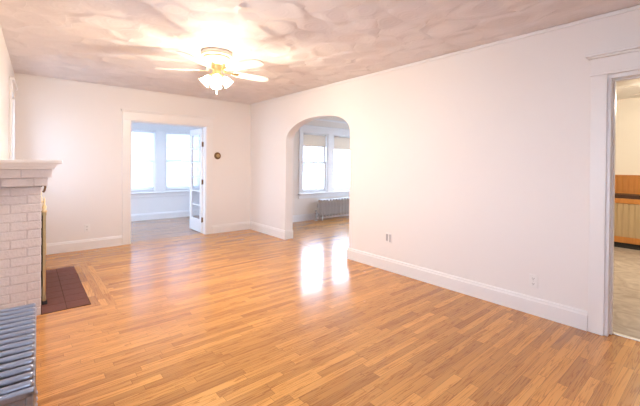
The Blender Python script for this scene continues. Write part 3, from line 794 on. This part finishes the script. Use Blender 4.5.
# ---- venetian blinds in the sunroom windows
for k, (u, lab) in enumerate(((SW[0], 'white slatted blind on the left sunroom window, seen through the open french doors'), (SW[1], 'white slatted blind on the right sunroom window, behind the open door leaf'))):
    bl_ = thing('window_blind', lab, 'blind', (u[0]+0.022, 8.945, 0), 0, 'slatted blinds in the sunroom windows')
    wdt = u[1]-u[0]-0.044
    MB().box(0.0, wdt, -0.02, 0.02, 2.068, 2.108, 0.004).build('headrail', M_blind, bl_)
    m = MB(); z = 2.04
    while z > 0.75:
        t = math.radians(40); c, s = 0.022*math.cos(t), 0.022*math.sin(t)
        m.prism([(-c, z+s), (c, z-s), (c, z-s+0.0016), (0, z+0.004), (-c, z+s+0.0016)], 'x', 0.004, wdt-0.004); z -= 0.0345
    m.build('slats', M_blind, bl_)
    m = MB()
    for x in (0.12, wdt-0.12): m.tube([(x,0,0.72),(x,0,2.08)], 0.0015, 6)
    m.build('cords', M_blind, bl_)
    MB().box(0.004, wdt-0.004, -0.02, 0.02, 0.700, 0.722, 0.004).build('bottom_rail', M_blind, bl_)

# ---- outlets
def outlet(loc, rotz, label, wd=0.074, ht=0.118, group=None):
    """local x along the wall, +y out of the wall into the room"""
    t = thing('wall_outlet', label, 'outlet', loc, rotz, group)
    MB().box(-wd/2, wd/2, 0, 0.007, -ht/2, ht/2, 0.003).build('cover_plate', M_white, t)
    for s in (-1, 1):
        r_ = MB(); r_.box(-0.017, 0.017, 0.006, 0.010, s*0.024-0.015, s*0.024+0.015, 0.004)
        ro = r_.build('receptacle', M_white, t)
        sl = MB(); z = s*0.024
        sl.box(-0.009, -0.006, 0.0095, 0.0105, z-0.003, z+0.008); sl.box(0.006, 0.009, 0.0095, 0.0105, z-0.002, z+0.007); sl.box(-0.003, 0.003, 0.0095, 0.0105, z-0.011, z-0.006)
        sl.build('slots', M_slot, ro)
    MB().lathe([(0,0.0085),(0.003,0.008),(0.0035,0.006)], 8, Matrix.Rotation(-PI/2, 4, 'X')).build('screw', M_grey, t)
    return t
outlet((0.718, YB, 0.334), PI, 'white duplex outlet low on the far wall left of the french doors')
outlet((XR, 1.160, 0.305), PI/2, 'white duplex outlet on the right wall close to the side doorway')
t = thing('wall_plug_plate', 'white wall plate with shaded grey strips near the arch on the right wall', 'wall plate', (XR, 2.83, 0.42), PI/2)
MB().box(-0.046, 0.046, 0, 0.007, -0.064, 0.064, 0.003).build('cover_plate', M_white, t)
MB().box(0.010, 0.040, 0.005, 0.012, -0.040, 0.048, 0.003).build('shade_strip', M_grey, t)  # both grey strips: shade on a plug-in, put into the colour
MB().box(-0.034, -0.014, 0.005, 0.012, -0.050, 0.048, 0.003).build('shade_strip', M_grey, t)

# ---- round thermostat
t = thing('thermostat', 'round brass thermostat on the far wall right of the french doors', 'thermostat', (2.835, YB, 1.505))
RX = Matrix.Rotation(PI/2, 4, 'X')
MB().lathe([(0,0.0),(0.066,0.0),(0.068,0.006),(0.064,0.012),(0,0.012)], 32, RX).build('base_ring', M_oldbrass, t)
MB().lathe([(0.062,0.010),(0.060,0.026),(0.052,0.036),(0.040,0.040),(0.036,0.036)], 32, RX).build('dial', M_oldbrass, t)
MB().lathe([(0.038,0.034),(0.030,0.039),(0,0.041)], 28, RX).build('face', M_pale_brass, t)

# ---- beadboard counter in the side room
cx = 7.62
cn = thing('beadboard_counter', 'tan beadboard counter with a dark top in the side room beyond the right doorway', 'counter', (cx, -0.2, 0))
m = MB(); m.box(0.02, 0.38, -1.6, 1.75, 0.09, 0.83)
for k in range(44):
    y = -1.6+k*0.076; m.box(0.010, 0.022, y+0.006, y+0.07, 0.19, 0.75, 0.004, 1)
m.build('beadboard_panel', M_tan, cn)
MB().box(-0.005, 0.03, -1.6, 1.75, 0.75, 0.83, 0.006).build('top_rail', M_honey, cn)
MB().box(-0.002, 0.03, -1.6, 1.75, 0.09, 0.19, 0.006).build('bottom_rail', M_honey, cn)
MB().box(0.02, 0.38, -1.6, 1.75, 0.83, 0.895, 0.006).build('counter_top', M_dark_brown, cn)  # dark brown slab above the top rail
MB().box(0.03, 0.38, -1.6, 1.75, 0.0, 0.09).build('toe_kick', M_black, cn)

# ---- outdoors, seen through the dining room and sunroom windows
struct(MB().box(-40, 60, -40, 70, -1.3, -1.0).build('ground', M_ground))
def house(loc, label, wd, dp, ht, rf, win):
    h = thing('house', label, 'house', loc)
    m = MB(); m.box(-wd/2, wd/2, 0, dp, 0, ht)
    z = 0.2
    while z < ht: m.box(-wd/2-0.02, wd/2+0.02, -0.02, 0.0, z, z+0.14); z += 0.22
    m.build('wall', M_siding, h)
    MB().prism([(-wd/2-0.4, ht), (wd/2+0.4, ht), (0, ht+rf)], 'y', -0.4, dp+0.4).build('roof', M_roof, h)
    for x, z in win:
        f = MB().box(x-0.55, x+0.55, -0.06, 0.02, z-0.8, z+0.8, 0.02).build('window', M_white, h)
        MB().box(x-0.42, x+0.42, -0.08, -0.05, z-0.68, z+0.68).build('pane', M_winglass, f)
house((19.0, 27.0, -1.0), 'pale sided house across the yard, seen through the dining window', 11, 9, 4.4, 2.4, [(-3.8,2.3),(-1.2,2.3),(1.6,2.3),(4.0,2.3)])
house((5.0, 30.0, -1.0), 'pale sided house beyond the sunroom blinds', 10, 9, 4.6, 2.6, [(-3.2,2.4),(0.2,2.4),(3.2,2.4)])
def tree(loc, label, ht, seed):
    rnd = random.Random(seed); t = thing('bare_tree', label, 'tree', loc)
    m = MB(); m.tube([(0,0,0),(0.05,0,ht*0.3),(-0.05,0.05,ht*0.65),(0.05,0,ht)], 0.1, 10, True, [0.16,0.12,0.08,0.02]); m.build('trunk', M_bark, t)
    m = MB()
    for k in range(16):
        z = ht*rnd.uniform(0.3, 0.9); a = rnd.uniform(0, 2*PI); l = ht*rnd.uniform(0.18, 0.36)
        p = Vector((0,0,z)); d = Vector((math.cos(a), math.sin(a), rnd.uniform(0.5,1.1))).normalized()
        m.tube([p, p+d*l*0.5, p+d*l+Vector((0,0,0.1*l))], 0.03, 7, True, [0.05,0.035,0.01])
        for j in range(3):
            q0 = p+d*l*rnd.uniform(0.3,0.9); e = (d+Vector((rnd.uniform(-.8,.8), rnd.uniform(-.8,.8), rnd.uniform(0,.6)))).normalized()
            m.tube([q0, q0+e*l*0.4], 0.015, 6, True, [0.02,0.006])
    m.build('branches', M_bark, t)
tree((16.9, 24.0, -1.0), 'bare branching tree outside the left sash of the dining window', 6.5, 3)
def birch(loc, label):
    t = thing('young_tree', label, 'tree', loc)
    m = MB(); m.tube([(0,0,0),(0.03,0,2.0),(0,0,4.6)], 0.05, 8, True, [0.07,0.05,0.02]); m.build('stem', M_birch, t)
    m = MB(); m.tube([(0.55,0.1,0),(0.52,0.1,2.2),(0.56,0.1,4.4)], 0.05, 8, True, [0.06,0.045,0.02]); m.build('stem', M_birch, t)
    m = MB(); m.tube([(0.54,0.1,3.3),(0.0,-0.02,2.75),(-0.42,-0.1,2.30)], 0.03, 8, True, [0.035,0.03,0.015])
    for k in range(6): m.tube([(0.02,0,2.6+0.3*k),(0.02+0.35*(-1)**k,0.1,3.0+0.3*k)], 0.01, 6, True, [0.014,0.005])
    m.build('branches', M_birch, t)
birch((11.13, 14.0, -1.0), 'thin twin stemmed bare tree framed by the left sash of the dining window')
t = thing('utility_pole', 'wooden utility pole with a crossarm outside the right sash of the dining window', 'utility pole', (15.0, 16.6, -1.0))
m = MB(); m.tube([(0,0,0),(0,0,4.2)], 0.06, 10, True, [0.08,0.06]); m.build('pole', M_birch, t)
m = MB(); m.box(-0.7, 0.7, -0.05, 0.05, 2.05, 2.13); m.build('crossarm', M_birch, t)
